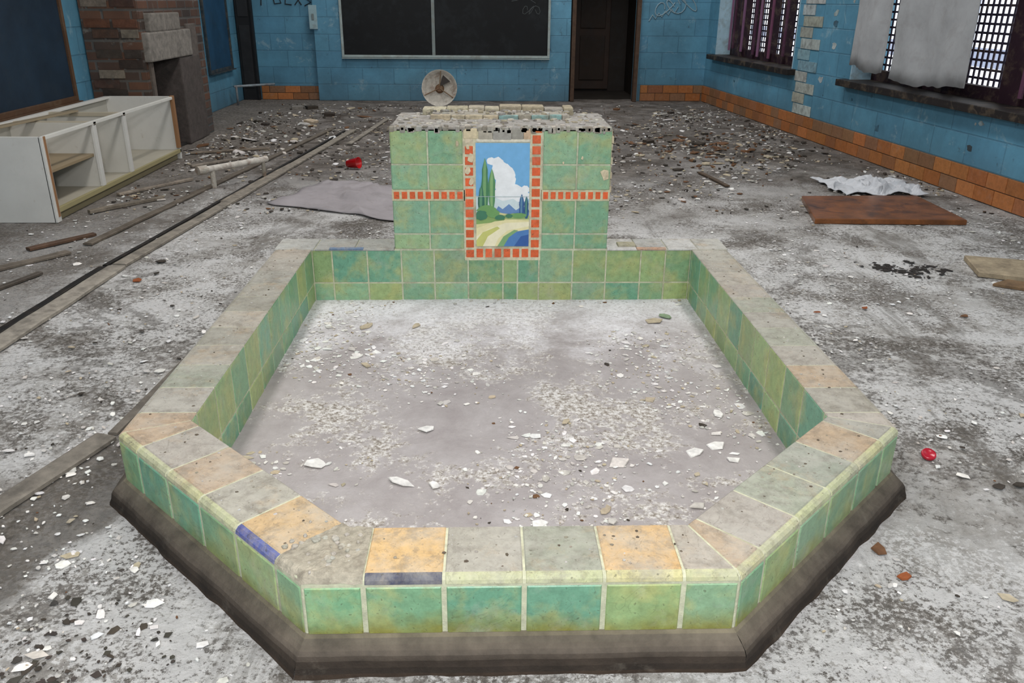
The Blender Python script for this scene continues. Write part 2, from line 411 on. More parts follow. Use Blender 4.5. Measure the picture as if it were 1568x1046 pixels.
tl.box((.66,YB-.006,ZT-.004),(.79,YB+.02,ZT+.004),lin(204,160,130),1,.002)
tl.box((.58,YB+.03,ZT-.004),(.66,YB+.09,ZT+.010),lin(178,170,140),1,.004)
cd=Vector((-.581,.581,0)).normalized()
for _ in range(34):
    s=U(0,1); onA=R()<.55
    p=Vector((-.361,1.29,0))+ (cd*s*.15 if onA else Vector((1,0,0))*s*.10)+(Vector((.707,.707,0)) if onA else Vector((0,1,0)))*U(.02,.14)
    r=U(.003,.010); q=[]
    for a in range(6): q.append((p.x+r*U(.6,1.2)*math.cos(a*1.047),p.y+r*U(.6,1.2)*math.sin(a*1.047),ZT-.001))
    mo.prism(q,U(.004,.008),(0,0,1),jit(lin(204,198,184),.1),0,.002)
# a few plaster flakes and grit resting on the cap
for _ in range(260):
    si=random.choice((0,0,1,2,3,4,4)); A,B,_a,_b=segs[si]; L=(B-A).length; d=(B-A).normalized(); inn=Vector((-d.y,d.x,0))
    p=A+d*U(.07,L-.07)+inn*U(.03,W-.02); r=U(.0015,.005)
    q=[(p.x+r*U(.6,1.2)*math.cos(a*1.257),p.y+r*U(.6,1.2)*math.sin(a*1.257),ZT-.0005) for a in range(5)]
    mo.prism(q,U(.001,.0025),(0,0,1),jit(random.choice([lin(214,210,202),lin(176,166,148),lin(110,98,84)]),.1),0,.0005)
tl.obj("tiles",[M_tile,M_top],parent=fountain)
gr.obj("grout_body",M_grout,parent=fountain)
mo.obj("exposed_mortar",M_mortar,parent=fountain)
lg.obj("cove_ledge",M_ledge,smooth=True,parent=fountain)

# ------------------------------------------------------------ fountain backsplash pillar
pl=MB(); pm=MB(); ps=MB(); po=MB(); pg=MB()
PT=.722; PY0=YB; PY1=4.02
pg.box((PL+.003,PY0-.001,-.02),(PR-.003,PY1,PT-.006),lin(204,206,180))
Gp=[lin(140,182,148),lin(146,184,150),lin(156,186,140),lin(132,176,142),lin(144,186,156)]
yF=YB-.004
zr=[(.572,.722),(.462,.570),(.270,.418),(.200,.268)]
for (xa,xb) in ((PL,-.256),(-.254,-.105),(.232,.378),(.380,PR)):
    for z0,z1 in zr: ftile(pl,xa,xb,z0,z1,yF,jit(random.choice(Gp),.05))
for k in range(3):
    ya_=YB+.01+.16*k; yb_=ya_+.155
    for z0,z1 in zr+[(.418,.462)]:
        c=jit(random.choice(Gp),.05) if z1-z0>.05 else lin(222,98,54)
        for xs_,nx_ in ((PL-.001,-1),(PR+.001,1)):
            rows=[]
            for z in (z0+.002,(z0+z1)/2,z1-.002):
                p,q=Vector((xs_,ya_,z)),Vector((xs_,yb_,z))
                rows.append((q,p,Vector((nx_,0,0))) if nx_<0 else (p,q,Vector((nx_,0,0))))
            patch(pl,rows,c,0,.003,.003)
oc=lin(230,104,58)
def oband(x0,x1,z0,z1,n,skip=(),vert=False):
    for k in range(n):
        t0,t1=k/n,(k+1)/n
        c=jit(oc,.12)
        if k in skip: c=jit(lin(222,206,178),.06)
        if vert: ftile(po,x0,x1,z0+(z1-z0)*t0,z0+(z1-z0)*t1,yF-.001,c,0,.008)
        else: ftile(po,x0+(x1-x0)*t0,x0+(x1-x0)*t1,z0,z1,yF-.001,c,0,.008)
pg.box((PL,yF+.0005,.416),(-.10,yF+.01,.464),lin(214,206,172)); pg.box((.228,yF+.0005,.416),(PR,yF+.01,.464),lin(214,206,172))
oband(PL+.002,-.104,.419,.461,9); oband(.232,PR-.002,.419,.461,9)
pg.box((-.104,yF+.0005,.15),(.23,yF+.01,.72),lin(222,214,184))
oband(-.103,-.058,.158,.70,12,(11,),True)
oband(.182,.228,.158,.70,12,(),True)
oband(-.058,.182,.158,.208,6)
mx0,mx1,mz0,mz1=-.052,.177,.216,.663
lay=[0]
def mp(pts,col):
    lay[0]+=1; y=yF-.003-lay[0]*.00018
    V=[(mx0+(mx1-mx0)*min(1,max(0,u)),y,mz0+(mz1-mz0)*min(1,max(0,v))) for u,v in pts]
    pm.add(V,[list(range(len(V)))],col)
def blob(cx,cy,rx,ry,col,n=18,w=.12,seed=0):
    random.seed(100+seed); mp([(cx+rx*(1+U(-w,w))*math.cos(2*math.pi*i/n),cy+ry*(1+U(-w,w))*math.sin(2*math.pi*i/n)) for i in range(n)],col)
sky=lin(122,182,228); cl=lin(246,248,250)
pm.box((mx0,yF-.003,mz0),(mx1,yF+.004,mz1),sky)
mp([(0,0),(1,0),(1,.5),(0,.5)],lin(160,200,222))
for i,(a,b_,c_,d_) in enumerate([(.55,.62,.2,.12),(.45,.74,.16,.10),(.62,.52,.3,.1),(.40,.82,.11,.05),(.56,.70,.16,.10),(.8,.50,.2,.06),(.28,.83,.08,.035),(.92,.56,.08,.04)]): blob(a,b_,c_,d_,cl,seed=i)
mp([(0,.5),(.12,.47),(.3,.5),(.5,.45),(.7,.47),(.85,.42),(1,.44),(1,.28),(0,.28)],lin(215,230,234))
mp([(.3,.3),(.42,.40),(.5,.37),(.62,.42),(.75,.36),(.88,.40),(1,.36),(1,.25),(.3,.25)],lin(110,146,196))
mp([(0,.34),(.25,.36),(.5,.33),(.8,.31),(1,.30),(1,.12),(0,.12)],lin(224,218,160))
mp([(.0,.30),(.3,.33),(.62,.30),(.5,.25),(0,.22)],lin(140,172,104))
mp([(.35,.29),(.7,.33),(1,.31),(1,.27),(.6,.27)],lin(164,188,124))
mp([(0,0),(1,0),(1,.25),(.7,.27),(.35,.25),(0,.18)],lin(240,230,178))
mp([(0,.0),(.35,0),(.42,.08),(.6,.16),(1,.20),(1,.245),(.55,.235),(.22,.17),(0,.1)],lin(248,240,206))
mp([(0,.0),(.12,0),(.22,.10),(.45,.18),(.4,.2),(.12,.14),(0,.06)],lin(206,206,122))
mp([(.5,.0),(1,0),(1,.17),(.78,.15),(.58,.08)],lin(84,132,192))
mp([(.72,.0),(1,0),(1,.12),(.85,.10)],lin(56,98,166))
mp([(.40,0),(.52,0),(.62,.09),(.8,.16),(.72,.165),(.52,.1)],lin(134,176,122))
def cyp(x,z0,z1,w,c1,c2,seed):
    random.seed(seed); n=9; Lp=[];Rp=[]
    for i in range(n+1):
        t=i/n; ww=w*math.sin(math.pi*min(1,.12+t*.88))**.7*(1+U(-.15,.15))
        Lp.append((x-ww,z0+(z1-z0)*t)); Rp.append((x+ww*.9,z0+(z1-z0)*t))
    mp(Lp+Rp[::-1],c1)
    mp([(x-w*.1+(q[0]-x)*.45,q[1]) for q in Lp]+[(x+w*.3,z1-.05),(x+w*.2,z0+.03)],c2)
cyp(.17,.36,.86,.075,lin(80,134,96),lin(124,170,118),3)
cyp(.30,.36,.76,.07,lin(94,146,102),lin(142,182,124),4)
cyp(.10,.33,.60,.06,lin(60,112,96),lin(100,152,118),5)
cyp(.86,.29,.52,.05,lin(54,92,150),lin(100,142,172),6)
cyp(.95,.28,.50,.045,lin(46,88,130),lin(90,142,132),8)
for i,(a,b_,c_,d_,k) in enumerate([(.2,.36,.18,.05,0),(.1,.31,.12,.05,1),(.32,.33,.12,.04,0),(.45,.29,.1,.025,1),(.8,.31,.14,.025,0),(.62,.305,.07,.02,1)]):
    blob(a,b_,c_,d_,[lin(116,164,102),lin(72,128,100)][k],seed=30+i)
random.seed(11)
pm.box((mx0,yF-.0090,.436),(mx1,yF-.0080,.438),lin(180,194,198))
for (x0,x1,z0,z1,c) in ((-.104,-.045,.680,.722,lin(222,206,172)),(-.04,.02,.676,.715,lin(188,180,164)),(.02,.10,.672,.72,lin(172,168,160)),(.10,.15,.676,.722,lin(162,158,148)),(.15,.18,.676,.722,lin(220,190,160)),(.184,.228,.705,.722,lin(216,120,70)),(-.05,.18,.666,.680,lin(232,226,208))):
    pg.box((x0,yF-.004,z0),(x1,yF+.02,z1),c,0,.004)
for (x,z,r) in ((-.073,.60,.016),(-.088,.545,.014),(-.07,.50,.012),(.50,.53,.02),(-.085,.645,.010),(-.13,.66,.009),(.40,.60,.006),(.32,.58,.005)):
    q=[(x+r*U(.6,1.2)*math.cos(a*.9),yF-.003,z+r*1.4*U(.6,1.2)*math.sin(a*.9)) for a in range(7)]
    pg.prism(q,.003,(0,-1,0),lin(230,214,182),0,.001)
for z in [.45+.03*i for i in range(9)]:
    pg.box((PR-.008,YB+U(0,.01),z),(PR+U(.001,.009),YB+.1,z+.028),jit(lin(200,188,160),.1),0,.003)
ps.box((PL+.002,PY0-.004,PT-.016),(PR-.002,PY1,PT+.004),lin(176,172,166),0,.006)
def crumb(n,x0,x1,y0,y1,z,rmin,rmax,hmax):
    for _ in range(n):
        x=U(x0,x1); y=U(y0,y1); r=U(rmin,rmax)
        q=[(x+r*U(.6,1.2)*math.cos(a*1.047),y+r*U(.6,1.2)*math.sin(a*1.047),z-.003) for a in range(6)]
        ps.prism(q,U(.004,hmax),(0,0,1),jit(random.choice([lin(200,196,188),lin(170,166,158),lin(214,208,196),lin(178,168,144),lin(140,134,124)]),.1),0,.003)
crumb(260,PL+.01,PR-.01,PY0,PY1-.02,PT+.004,.004,.018,.010)
# crumbled front lip
for _ in range(60):
    x=U(PL+.01,PR-.01); r=U(.005,.014)
    ps.box((x-r,PY0-.008,PT-U(.008,.022)),(x+r,PY0+.02,PT+U(.002,.010)),jit(random.choice([lin(190,186,176),lin(168,160,146),lin(206,200,188)]),.1),0,.003)
ps.box((-.25,3.80,PT),(.36,PY1-.005,PT+.022),lin(180,174,160),0,.006)
x=-.255
while x<.35:
    w=U(.05,.09); ps.box((x,3.785+U(-.004,.004),PT),(min(x+w,.365),3.81,PT+U(.018,.026)),jit(random.choice([lin(196,186,160),lin(150,182,176),lin(180,174,160),lin(214,200,172)]),.08),0,.004); x+=w+.003
x=-.30
while x<.38:
    w=U(.04,.11); ps.box((x,3.93+U(-.01,.01),PT),(x+w,PY1+U(-.01,.01),PT+U(.030,.046)),jit(random.choice([lin(206,196,172),lin(180,176,166),lin(190,180,156)]),.1),0,.006); x+=w+.002
crumb(120,-.28,.36,3.80,PY1-.02,PT+.024,.004,.018,.012)
pillar=empty("fountain_backsplash_pillar")
pl.obj("pillar_tiles",M_tile,parent=pillar); po.obj("orange_border_tiles",M_orange,parent=pillar)
pm.obj("landscape_mural",M_mural,parent=pillar); ps.obj("pillar_rubble_top",M_mortar,parent=pillar); pg.obj("pillar_body",M_grout,parent=pillar)

# ------------------------------------------------------------ walls
def wall(name,origin,ang,L,H,th,ops,mat):
    xs=sorted({0,L,*[o[0] for o in ops],*[o[1] for o in ops]}); zs=sorted({0,H,*[o[2] for o in ops],*[o[3] for o in ops]})
    def solid(i,k):
        if i<0 or k<0 or i>=len(xs)-1 or k>=len(zs)-1: return False
        cx=(xs[i]+xs[i+1])/2; cz=(zs[k]+zs[k+1])/2
        return not any(o[0]<cx<o[1] and o[2]<cz<o[3] for o in ops)
    mb=MB(); c=(1,1,1,1)
    for i in range(len(xs)-1):
        for k in range(len(zs)-1):
            if not solid(i,k): continue
            a,b_,z0,z1=xs[i],xs[i+1],zs[k],zs[k+1]
            mb.add([(a,0,z0),(b_,0,z0),(b_,0,z1),(a,0,z1)],[(0,1,2,3)],c); mb.add([(a,th,z0),(a,th,z1),(b_,th,z1),(b_,th,z0)],[(0,1,2,3)],c)
            if not solid(i-1,k): mb.add([(a,0,z0),(a,0,z1),(a,th,z1),(a,th,z0)],[(0,1,2,3)],c)
            if not solid(i+1,k): mb.add([(b_,0,z0),(b_,th,z0),(b_,th,z1),(b_,0,z1)],[(0,1,2,3)],c)
            if not solid(i,k-1): mb.add([(a,0,z0),(a,th,z0),(b_,th,z0),(b_,0,z0)],[(0,1,2,3)],c)
            if not solid(i,k+1): mb.add([(a,0,z1),(b_,0,z1),(b_,th,z1),(a,th,z1)],[(0,1,2,3)],c)
    M=Matrix.Translation(Vector((*origin,0)))@Matrix.Rotation(ang,4,'Z')
    return mb.obj(name,mat,M=M),M
H=3.1
angR=math.atan2(-6.29,.49)
w1=(.36,2.67,.60,2.5); w2=(3.86,6.85,.60,2.5); w3=(8.3,11.2,.60,2.5)
_,MR=wall("wall_right",(2.82,11.21),angR,13.8,H,.3,[w1,w2,w3],M_wall)
_,ML=wall("wall_left",(-3.15,-2.55),math.pi/2,13.76,H,.2,[],M_wall)
_,MK=wall("wall_back",(-3.15,11.21),0,6.0,H,.2,[(4.2,5.06,0,2.1)],M_wall)
wall("wall_front",(4.0,-2.5),math.pi,7.3,H,.2,[],M_wall)
c=MB(); c.box((-3.4,-2.7,H),(4.2,11.5,H+.15),lin(200,198,190)); c.obj("ceiling",M_ceil)
mb=MB(); mb.box((-2.17,11.12,0),(1.05,11.205,H),(1,1,1,1)); mb.obj("wall_back_panel",M_wall)
mb=MB(); cd_=lin(46,38,32)
mb.box((.95,12.6,-.05),(2.0,12.65,2.3),lin(40,33,28)); mb.box((.9,11.42,-.05),(.95,12.6,2.3),lin(54,42,34)); mb.box((2.0,11.42,-.05),(2.05,12.6,2.3),cd_); mb.box((.9,11.42,2.3),(2.05,12.65,2.35),lin(36,32,28)); mb.box((.9,11.42,-.06),(2.05,12.65,-.005),lin(50,45,40))
mb.box((1.25,12.54,.02),(1.75,12.6,2.05),lin(56,42,34),0,.01)
for z0,z1 in ((.15,.75),(.85,1.35),(1.45,1.95)): mb.box((1.32,12.52,z0),(1.68,12.545,z1),lin(46,34,26),0,.008)
mb.obj("corridor_walls",M_dark)
def frame(name,M,x0,x1,h,w,d,col):
    mb=MB(); mb.box((x0-w,-.03,0),(x0,d,h+w),col,0,.006); mb.box((x1,-.03,0),(x1+w,d,h+w),col,0,.006); mb.box((x0,-.03,h),(x1,d,h+w),col,0,.006)
    return mb.obj(name,M_wood,M=M)
frame("door_1",MK@Matrix.Translation((0,-.09,0)),4.265,5.03,2.05,.05,.08,lin(84,64,50))
mb=MB(); mb.box((1.90,11.13,0),(1.94,11.2,2.1),lin(140,176,190)); mb.obj("trim_1",M_plain)
mb=MB(); mb.box((-3.14,11.15,0),(-2.955,11.2,2.1),lin(30,30,32),0,.005); mb.box((-2.955,11.13,0),(-2.93,11.2,2.14),lin(26,26,28),0,.004)
for z0,z1 in ((.15,.9),(1.0,1.9)): mb.box((-3.11,11.14,z0),(-2.98,11.152,z1),lin(40,40,42),0,.004)
mb.obj("door_2",M_dark)
def baseboard(name,M,x0,x1,h,rows,tw=.3,t=.012):
    mb=MB(); mb.box((x0,-.004,0),(x1,.0,h),lin(110,90,70))
    for r in range(rows):
        z0=h*r/rows; z1=h*(r+1)/rows; x=x0-(tw/2 if r%2 else 0)
        while x<x1:
            a=max(x,x0); b_=min(x+tw,x1)
            if b_-a>.03:
                mb.prism([(a+.003,-.002,z0+.003),(b_-.003,-.002,z0+.003),(b_-.003,-.002,z1-.003),(a+.003,-.002,z1-.003)],t,(0,-1,0),jit(random.choice([lin(166,104,58),lin(176,112,64),lin(150,98,62),lin(138,100,72)]),.16),0,.003)
            x+=tw
    return mb.obj(name,M_orange,M=M)
baseboard("baseboard_right",MR,0,13.7,.2,2,.2)
baseboard("baseboard_back",MK,.23,.97,.17,2,.2)
baseboard("baseboard_back.001",MK,5.14,5.96,.2,2,.2)
mb=MB(); z=.2; k=0
while z<2.9:
    w0,w1_=(2.76,3.02) if k%2 else (2.80,3.2)
    mb.prism([(w0,-.001,z+.004),(w1_,-.001,z+.004),(w1_,-.001,z+.096),(w0,-.001,z+.096)],.008,(0,-1,0),jit(random.choice([lin(170,180,178),lin(160,162,150),lin(130,164,176),lin(180,184,178)]),.12),0,.004)
    z+=.1;k+=1
mb.obj("trim_2",M_stone,M=MR)
# flaked-off paint patches on the right wall showing bare block
mb=MB(); random.seed(31)
for _ in range(46):
    t=U(1.0,9.5); zz=U(.22,1.4)
    if any(o[0]-.1<t<o[1]+.1 and zz>o[2]-.09 for o in (w1,w2,w3)) or 2.7<t<3.25: continue
    r=U(.008,.04)
    q=[(t+r*U(.4,1.3)*math.cos(a*.785)*1.4,-.0005,zz+r*U(.4,1.3)*math.sin(a*.785)) for a in range(8)]
    mb.prism(q,.0012,(0,-1,0),jit(random.choice([lin(150,164,166),lin(60,70,74),lin(176,186,188),lin(70,110,130)]),.1),0,.0004)
mb.obj("paint_flaking_patches",M_stone,M=MR)
random.seed(12)
def window(name,wd,mull):
    x0,x1,z0,z1=wd; par=empty(name)
    mb=MB(); c=lin(46,26,36)
    y0,y1=.18,.24
    mb.box((x0,y0,z0),(x0+.07,y1,z1),c,0,.004);mb.box((x1-.07,y0,z0),(x1,y1,z1),c,0,.004);mb.box((x0,y0,z0),(x1,y1,z0+.09),c,0,.004);mb.box((x0,y0,z1-.08),(x1,y1,z1),c,0,.004)
    for t,w in mull: mb.box((t-w/2,y0-.03,z0),(t+w/2,y1,z1),c,0,.004)
    for t,w in mull: mb.box((t-.2,y0+.01,z0+.8),(t+.2,y1-.01,z0+.84),c,0,.003)
    o=mb.obj(name+"_frame",M_plain,M=MR); o.parent=par
    mb=MB(); mb.box((x0-.08,-.09,z0-.05),(x1+.08,.18,z0+.005),lin(36,31,30),0,.006)
    o=mb.obj(name+"_sill",M_plain,M=MR); o.parent=par
    mb=MB(); cj=lin(170,200,214)
    mb.box((x0-.0,-.004,z0),(x0+.012,.18,z1),cj); mb.box((x1-.012,-.004,z0),(x1,.18,z1),cj)
    o=mb.obj(name+"_jamb",M_plain,M=MR); o.parent=par
    mb=MB(); t=x0
    while t<x1: mb.box((t,.262,z0),(t+.016,.27,z1),lin(54,48,66)); t+=.06
    z=z0
    while z<z1: mb.box((x0,.270,z),(x1,.276,z+.016),lin(54,48,66)); z+=.06
    o=mb.obj(name+"_mesh",M_plain,M=MR); o.parent=par
window("window_1",w1,[(.75,.14),(1.15,.08),(1.6,.14),(2.0,.08),(2.4,.10)]); window("window_2",w2,[(4.55,.22),(5.0,.1),(5.70,.20),(6.16,.24),(6.5,.12)]); window("added_light_window",w3,[(9.2,.1),(10.2,.1)])  # the third window is out of view, added for the light it lets in
mb=MB(); 
for t in (.50,.62,.90,1.28,1.42,1.74,2.12,2.52):
    mb.box((t,.10,.64+U(0,.05)),(t+.05,.112,2.45),jit(random.choice([lin(110,64,90),lin(76,42,62),lin(130,92,120)]),.1))
for t in (5.86,5.94,6.28): mb.box((t,.10,.66),(t+.035,.112,2.45),lin(92,56,78))
mb.obj("vertical_blinds",M_cloth,M=MR)
def curtain(name,x0,x1,zb,zt,seed,amp=.025,fq=12):
    n=70;mv=18; vs=[];fs=[]
    for j in range(mv+1):
        for i in range(n+1):
            u=i/n;v=j/mv; x=x0+(x1-x0)*u + .02*math.sin(v*5+seed)
            a=amp*(.4+.6*abs(noise.noise(Vector((u*3,seed,v)))))
            y=-.10-amp+a*math.sin(u*(x1-x0)*fq+seed+v*1.2)+.03*noise.noise(Vector((u*4,v*5,seed)))+.03*v
            z=zb+(zt-zb)*v+(1-v)*.02*math.sin(u*5+seed)+ (1-v)*.015*noise.noise(Vector((u*9,1,seed)))
            vs.append((x,y,z))
    for j in range(mv):
        for i in range(n): a=j*(n+1)+i; fs.append((a,a+1,a+n+2,a+n+1))
    mb=MB(); mb.add(vs,fs,lin(162,164,166)); o=mb.obj(name,M_cloth,smooth=True,M=MR)
    md=o.modifiers.new("s",'SOLIDIFY'); md.thickness=.004
curtain("curtain",4.02,4.54,.72,2.55,1.0,.03,14); curtain("curtain",4.68,5.62,.68,2.55,3.0,.025,11)
m,nt,bs=newmat("facade"); tc=N(nt,'ShaderNodeTexCoord').outputs['Object']
sx=N(nt,'ShaderNodeSeparateXYZ'); nt.links.new(tc,sx.inputs[0]); cb=N(nt,'ShaderNodeCombineXYZ'); nt.links.new(sx.outputs[1],cb.inputs[0]); nt.links.new(sx.outputs[2],cb.inputs[1])
br=N(nt,'ShaderNodeTexBrick'); nt.links.new(cb.outputs[0],br.inputs['Vector']); br.offset=0.0
for k,v in (('Scale',1),('Brick Width',2.4),('Row Height',1.6),('Mortar Size',.22),('Mortar Smooth',0)): br.inputs[k].default_value=v
br.inputs['Color1'].default_value=lin(238,240,240); br.inputs['Color2'].default_value=lin(228,232,236); br.inputs['Mortar'].default_value=lin(120,128,150)
nt.links.new(br.outputs[0],bs.inputs['Base Color'])
mb=MB(); mb.box((12,-6,-5),(12.5,40,6),(1,1,1,1)); mb.obj("exterior_building",m)
mb=MB(); mb.box((4.6,-10,-5.2),(12,40,-5),lin(120,120,118)); mb.obj("ground_outside",M_stone)

def chalk(name,M,x0,x1,z0,z1,y,split,col,fc,fw_=.035):
    par=empty(name)
    mb=MB(); mb.box((x0,y-.012,z0),(x1,y,z1),col); o=mb.obj(name+"_slate",M_dark,M=M); o.parent=par
    mb=MB()
    for a in ((x0-fw_,x0,z0-fw_,z1+fw_),(x1,x1+fw_,z0-fw_,z1+fw_),(x0,x1,z0-fw_,z0),(x0,x1,z1,z1+fw_)): mb.box((a[0],y-.03,a[2]),(a[1],y,a[3]),fc,0,.003)
    for s in split: mb.box((s-.02,y-.026,z0),(s+.02,y,z1),mixc(fc,(.02,.02,.02,1),.4),0,.003)
    mb.box((x0-fw_,y-.06,z0-.045),(x1+fw_,y,z0-.035),fc,0,.003)
    o=mb.obj(name+"_frame",M_plain,M=M); o.parent=par
chalk("chalkboard",Matrix.Identity(4),-1.81,.76,.56,1.75,11.12,[-.68],lin(12,14,16),lin(160,172,170),.03)
chalk("chalkboard.001",ML,3.0,9.15,.52,1.9,0,[6.2],lin(26,44,60),lin(90,66,48))
chalk("chalkboard.002",ML,12.45,13.3,.45,1.9,0,[],lin(34,70,98),lin(50,60,66))
mb=MB(); mb.box((-2.22,11.1,.86),(-2.12,11.12,1.14),lin(150,176,182),0,.004); mb.box((-2.185,11.093,.97),(-2.155,11.1,1.04),lin(120,130,130),0,.002); mb.obj("wall_plate",M_plain)
def scrib(name,strokes,y,col,w):
    cu=bpy.data.curves.new(name,'CURVE'); cu.dimensions='3D'; cu.bevel_depth=w; cu.bevel_resolution=1
    for st in strokes:
        sp=cu.splines.new('POLY'); sp.points.add(len(st)-1)
        for p,(x,z) in zip(sp.points,st): p.co=(x,y,z,1)
    m,nt,bs=newmat(name+"_paint"); bs.inputs['Roughness'].default_value=.7
    nt.links.new(ramp(nt,noise_n(nt,None,20),[(.3,mixc(col,(0,0,0,1),.3)),(.7,col)]),bs.inputs['Base Color'])
    cu.materials.append(m); o=bpy.data.objects.new(name,cu); bpy.context.collection.objects.link(o)
x=-2.82
S=[[(x,1.13),(x+.02,1.34),(x+.1,1.32),(x+.1,1.25),(x+.02,1.22)],[(x+.16,1.2),(x+.2,1.32),(x+.25,1.16),(x+.17,1.15),(x+.16,1.2)],[(x+.32,1.3),(x+.30,1.15),(x+.38,1.14)],[(x+.42,1.14),(x+.5,1.24),(x+.44,1.24),(x+.5,1.14)],[(x+.62,1.25),(x+.55,1.22),(x+.62,1.17),(x+.54,1.13)]]
scrib("graffiti",S,11.205,lin(30,34,40),.007)
S=[]
for k in range(3): S.append([(2.15+.16*k+.09*math.cos(a*.5+k)+.01*a,1.12+.08*math.sin(a*.6)+.03*k) for a in range(14)])
S.append([(2.05+.04*i,.98+(.06 if i%2 else 0)+.012*i) for i in range(10)])
scrib("graffiti.001",S,11.205,lin(150,176,186),.007)
S=[[(.45+.05*math.cos(a*.8)+.01*a,1.1+.05*math.sin(a)) for a in range(20)],[(.3,1.2),(.5,1.24),(.6,1.18)]]
scrib("chalk_scribble",S,11.106,lin(110,116,116),.002)

# ------------------------------------------------------------ fireplace
fp=empty("brick_fireplace")
def brickbox(name,x0,x1,y0,y1,z0,z1):
    M=Matrix.Translation((x1,y0,0))@Matrix.Rotation(math.pi/2,4,'Z')
    mb=MB(); mb.box((0,0,z0),(y1-y0,x1-x0,z1),(1,1,1,1)); o=mb.obj(name,M_brick,M=M); o.parent=fp
FX=-2.70; BX=-3.14
brickbox("breast_upper",BX,FX,6.95,8.42,.74,H-.01)
brickbox("pier_near",BX,FX,6.95,7.05,0,.74); brickbox("pier_far",BX,FX,8.15,8.42,0,.74)
mb=MB(); mb.box((BX,6.935,0),(FX,6.955,H-.01),(1,1,1,1)); o=mb.obj("breast_side",M_brick); o.parent=fp
mb=MB(); cg=lin(140,134,126)
mb.box((FX-.02,6.95,.74),(FX+.05,7.95,.96),cg,0,.012); mb.box((FX-.02,7.05,.96),(FX+.04,7.75,1.10),lin(130,124,116),0,.012)
mb.box((-3.1,7.62,0),(FX+.04,8.15,.74),lin(88,80,76),0,.012); mb.box((FX-.02,7.95,.5),(FX+.02,8.2,1.0),lin(104,96,90),0,.01)
mb.box((FX-.01,7.0,0),(FX+.02,7.06,.74),lin(104,94,86),0,.006)
mb.box((-3.12,7.06,.0),(-3.05,7.62,.74),lin(20,18,18)); mb.box((-3.1,7.06,.0),(FX,7.62,.02),lin(46,42,40))
o=mb.obj("mantel_surround",M_stone); o.parent=fp
mb=MB(); z=.02
while z<1.6:
    off=0 if int(z/.075)%2 else .11
    x=BX+.02+off*.5
    while x<FX-.02:
        w=min(.21,FX-x)
        if R()<.45: mb.box((x,6.935-U(.004,.014),z),(x+w-.012,6.94,z+.063),jit(random.choice([lin(110,74,56),lin(90,68,58),lin(70,60,54),lin(128,116,104)]),.15),0,.004)
        x+=.22
    z+=.075
o=mb.obj("spalled_bricks",M_stone); o.parent=fp
mb=MB(); mb.cyl((-3.08,10.55,.22),(-2.70,11.0,.21),.014,lin(150,160,165)); mb.cyl((-3.06,10.57,-.01),(-3.06,10.57,.23),.013,lin(120,126,130)); mb.obj("pipe_rail",M_metal,smooth=True)

# ------------------------------------------------------------ cabinet
mb=MB(); cw=lin(212,210,204)
x0,x1,y0,y1,zt=-3.04,-2.50,4.78,6.90,.49
mb.box((x0,y0,.0),(x1-.01,y0+.022,zt),cw,0,.003)
mb.box((x0,y1-.022,.0),(x1,y1,zt),cw,0,.003)
mb.box((x0,y0+.022,.02),(x0+.012,y1-.022,zt-.01),lin(176,174,164))
mb.box((x0+.012,y0+.022,.055),(x1-.01,y1-.022,.075),lin(176,170,154),0,.002)
mb.box((x1-.05,y0+.02,0),(x1-.03,y1-.02,.055),lin(140,130,100))
mb.box((x1-.02,y0,0),(x1,y0+.05,zt),cw,0,.003)
mb.box((x1-.02,y0+.05,zt-.022),(x1,y1,zt),lin(220,218,210),0,.003)
mb.box((x1-.02,y0+.05,.05),(x1,y1,.080),lin(160,150,110),0,.003)
for y in (5.45,5.92): mb.box((x0+.012,y-.012,.075),(x1-.01,y+.012,zt-.01),lin(204,201,192),0,.002)
mb.box((x1-.018,5.43,.08),(x1,5.475,zt-.02),cw,0,.002); mb.box((x1-.018,5.90,.08),(x1,5.94,zt-.02),cw,0,.002)
mb.box((x0+.012,4.81,.27),(x1-.03,5.44,.288),lin(150,132,104),0,.002)
mb.box((x1-.022,6.86,.09),(x1+.004,6.90,zt+.006),lin(150,110,76),0,.003)
mb.box((x1-.002,4.80,.03),(x1+.004,4.82,zt),lin(150,110,76),0,.002)
mb.box((x0,y0,zt-.02),(x0+.04,y1,zt),cw,0,.003)
mb.box((x0,5.44,zt-.03),(x1,5.48,zt-.004),lin(186,176,156),0,.003); mb.box((x0,5.9,zt-.03),(x1,5.94,zt-.004),lin(186,176,156),0,.003)
mb.box((0,0,0),(.9,.05,.012),lin(150,136,112),0,.002,Matrix.Translation((-2.90,5.0,zt+.001))@Matrix.Rotation(1.45,4,'Z'))
mb.obj("open_storage_cabinet",M_lam)

# ------------------------------------------------------------ loose items
def plank(name,a,b,w,h,col,mat=M_wood,z=.003,tilt=0):
    a=Vector((*a,z));bb=Vector((*b,z+tilt)); L=(bb-a).length; d=(bb-a).normalized(); rot=d.to_track_quat('X','Z').to_matrix().to_4x4()
    mb=MB(); n=max(3,int(L/.12)); vs=[];fs=[]
    for i in range(n+1):
        x=L*i/n
        e0=w*.5*(1+.18*noise.noise(Vector((x*5,w*40,a.x)))) ; e1=w*.5*(1+.18*noise.noise(Vector((x*5,w*40+9,a.y)))); hh=h*(1+.25*noise.noise(Vector((x*4,3,a.y))))
        vs+=[(x,-e0,0),(x,-e0,hh*.8),(x,-e0*.8,hh),(x,e1*.8,hh),(x,e1,hh*.8),(x,e1,0)]
    for i in range(n):
        for k in range(5): q=i*6+k; fs.append((q,q+1,q+7,q+6))
    fs.append((0,5,4,3,2,1)); q=n*6; fs.append((q,q+1,q+2,q+3,q+4,q+5))
    mb.add(vs,[tuple(reversed(ff)) for ff in fs],col)
    o=mb.obj(name,mat); o.matrix_world=Matrix.Translation(a)@rot; return o
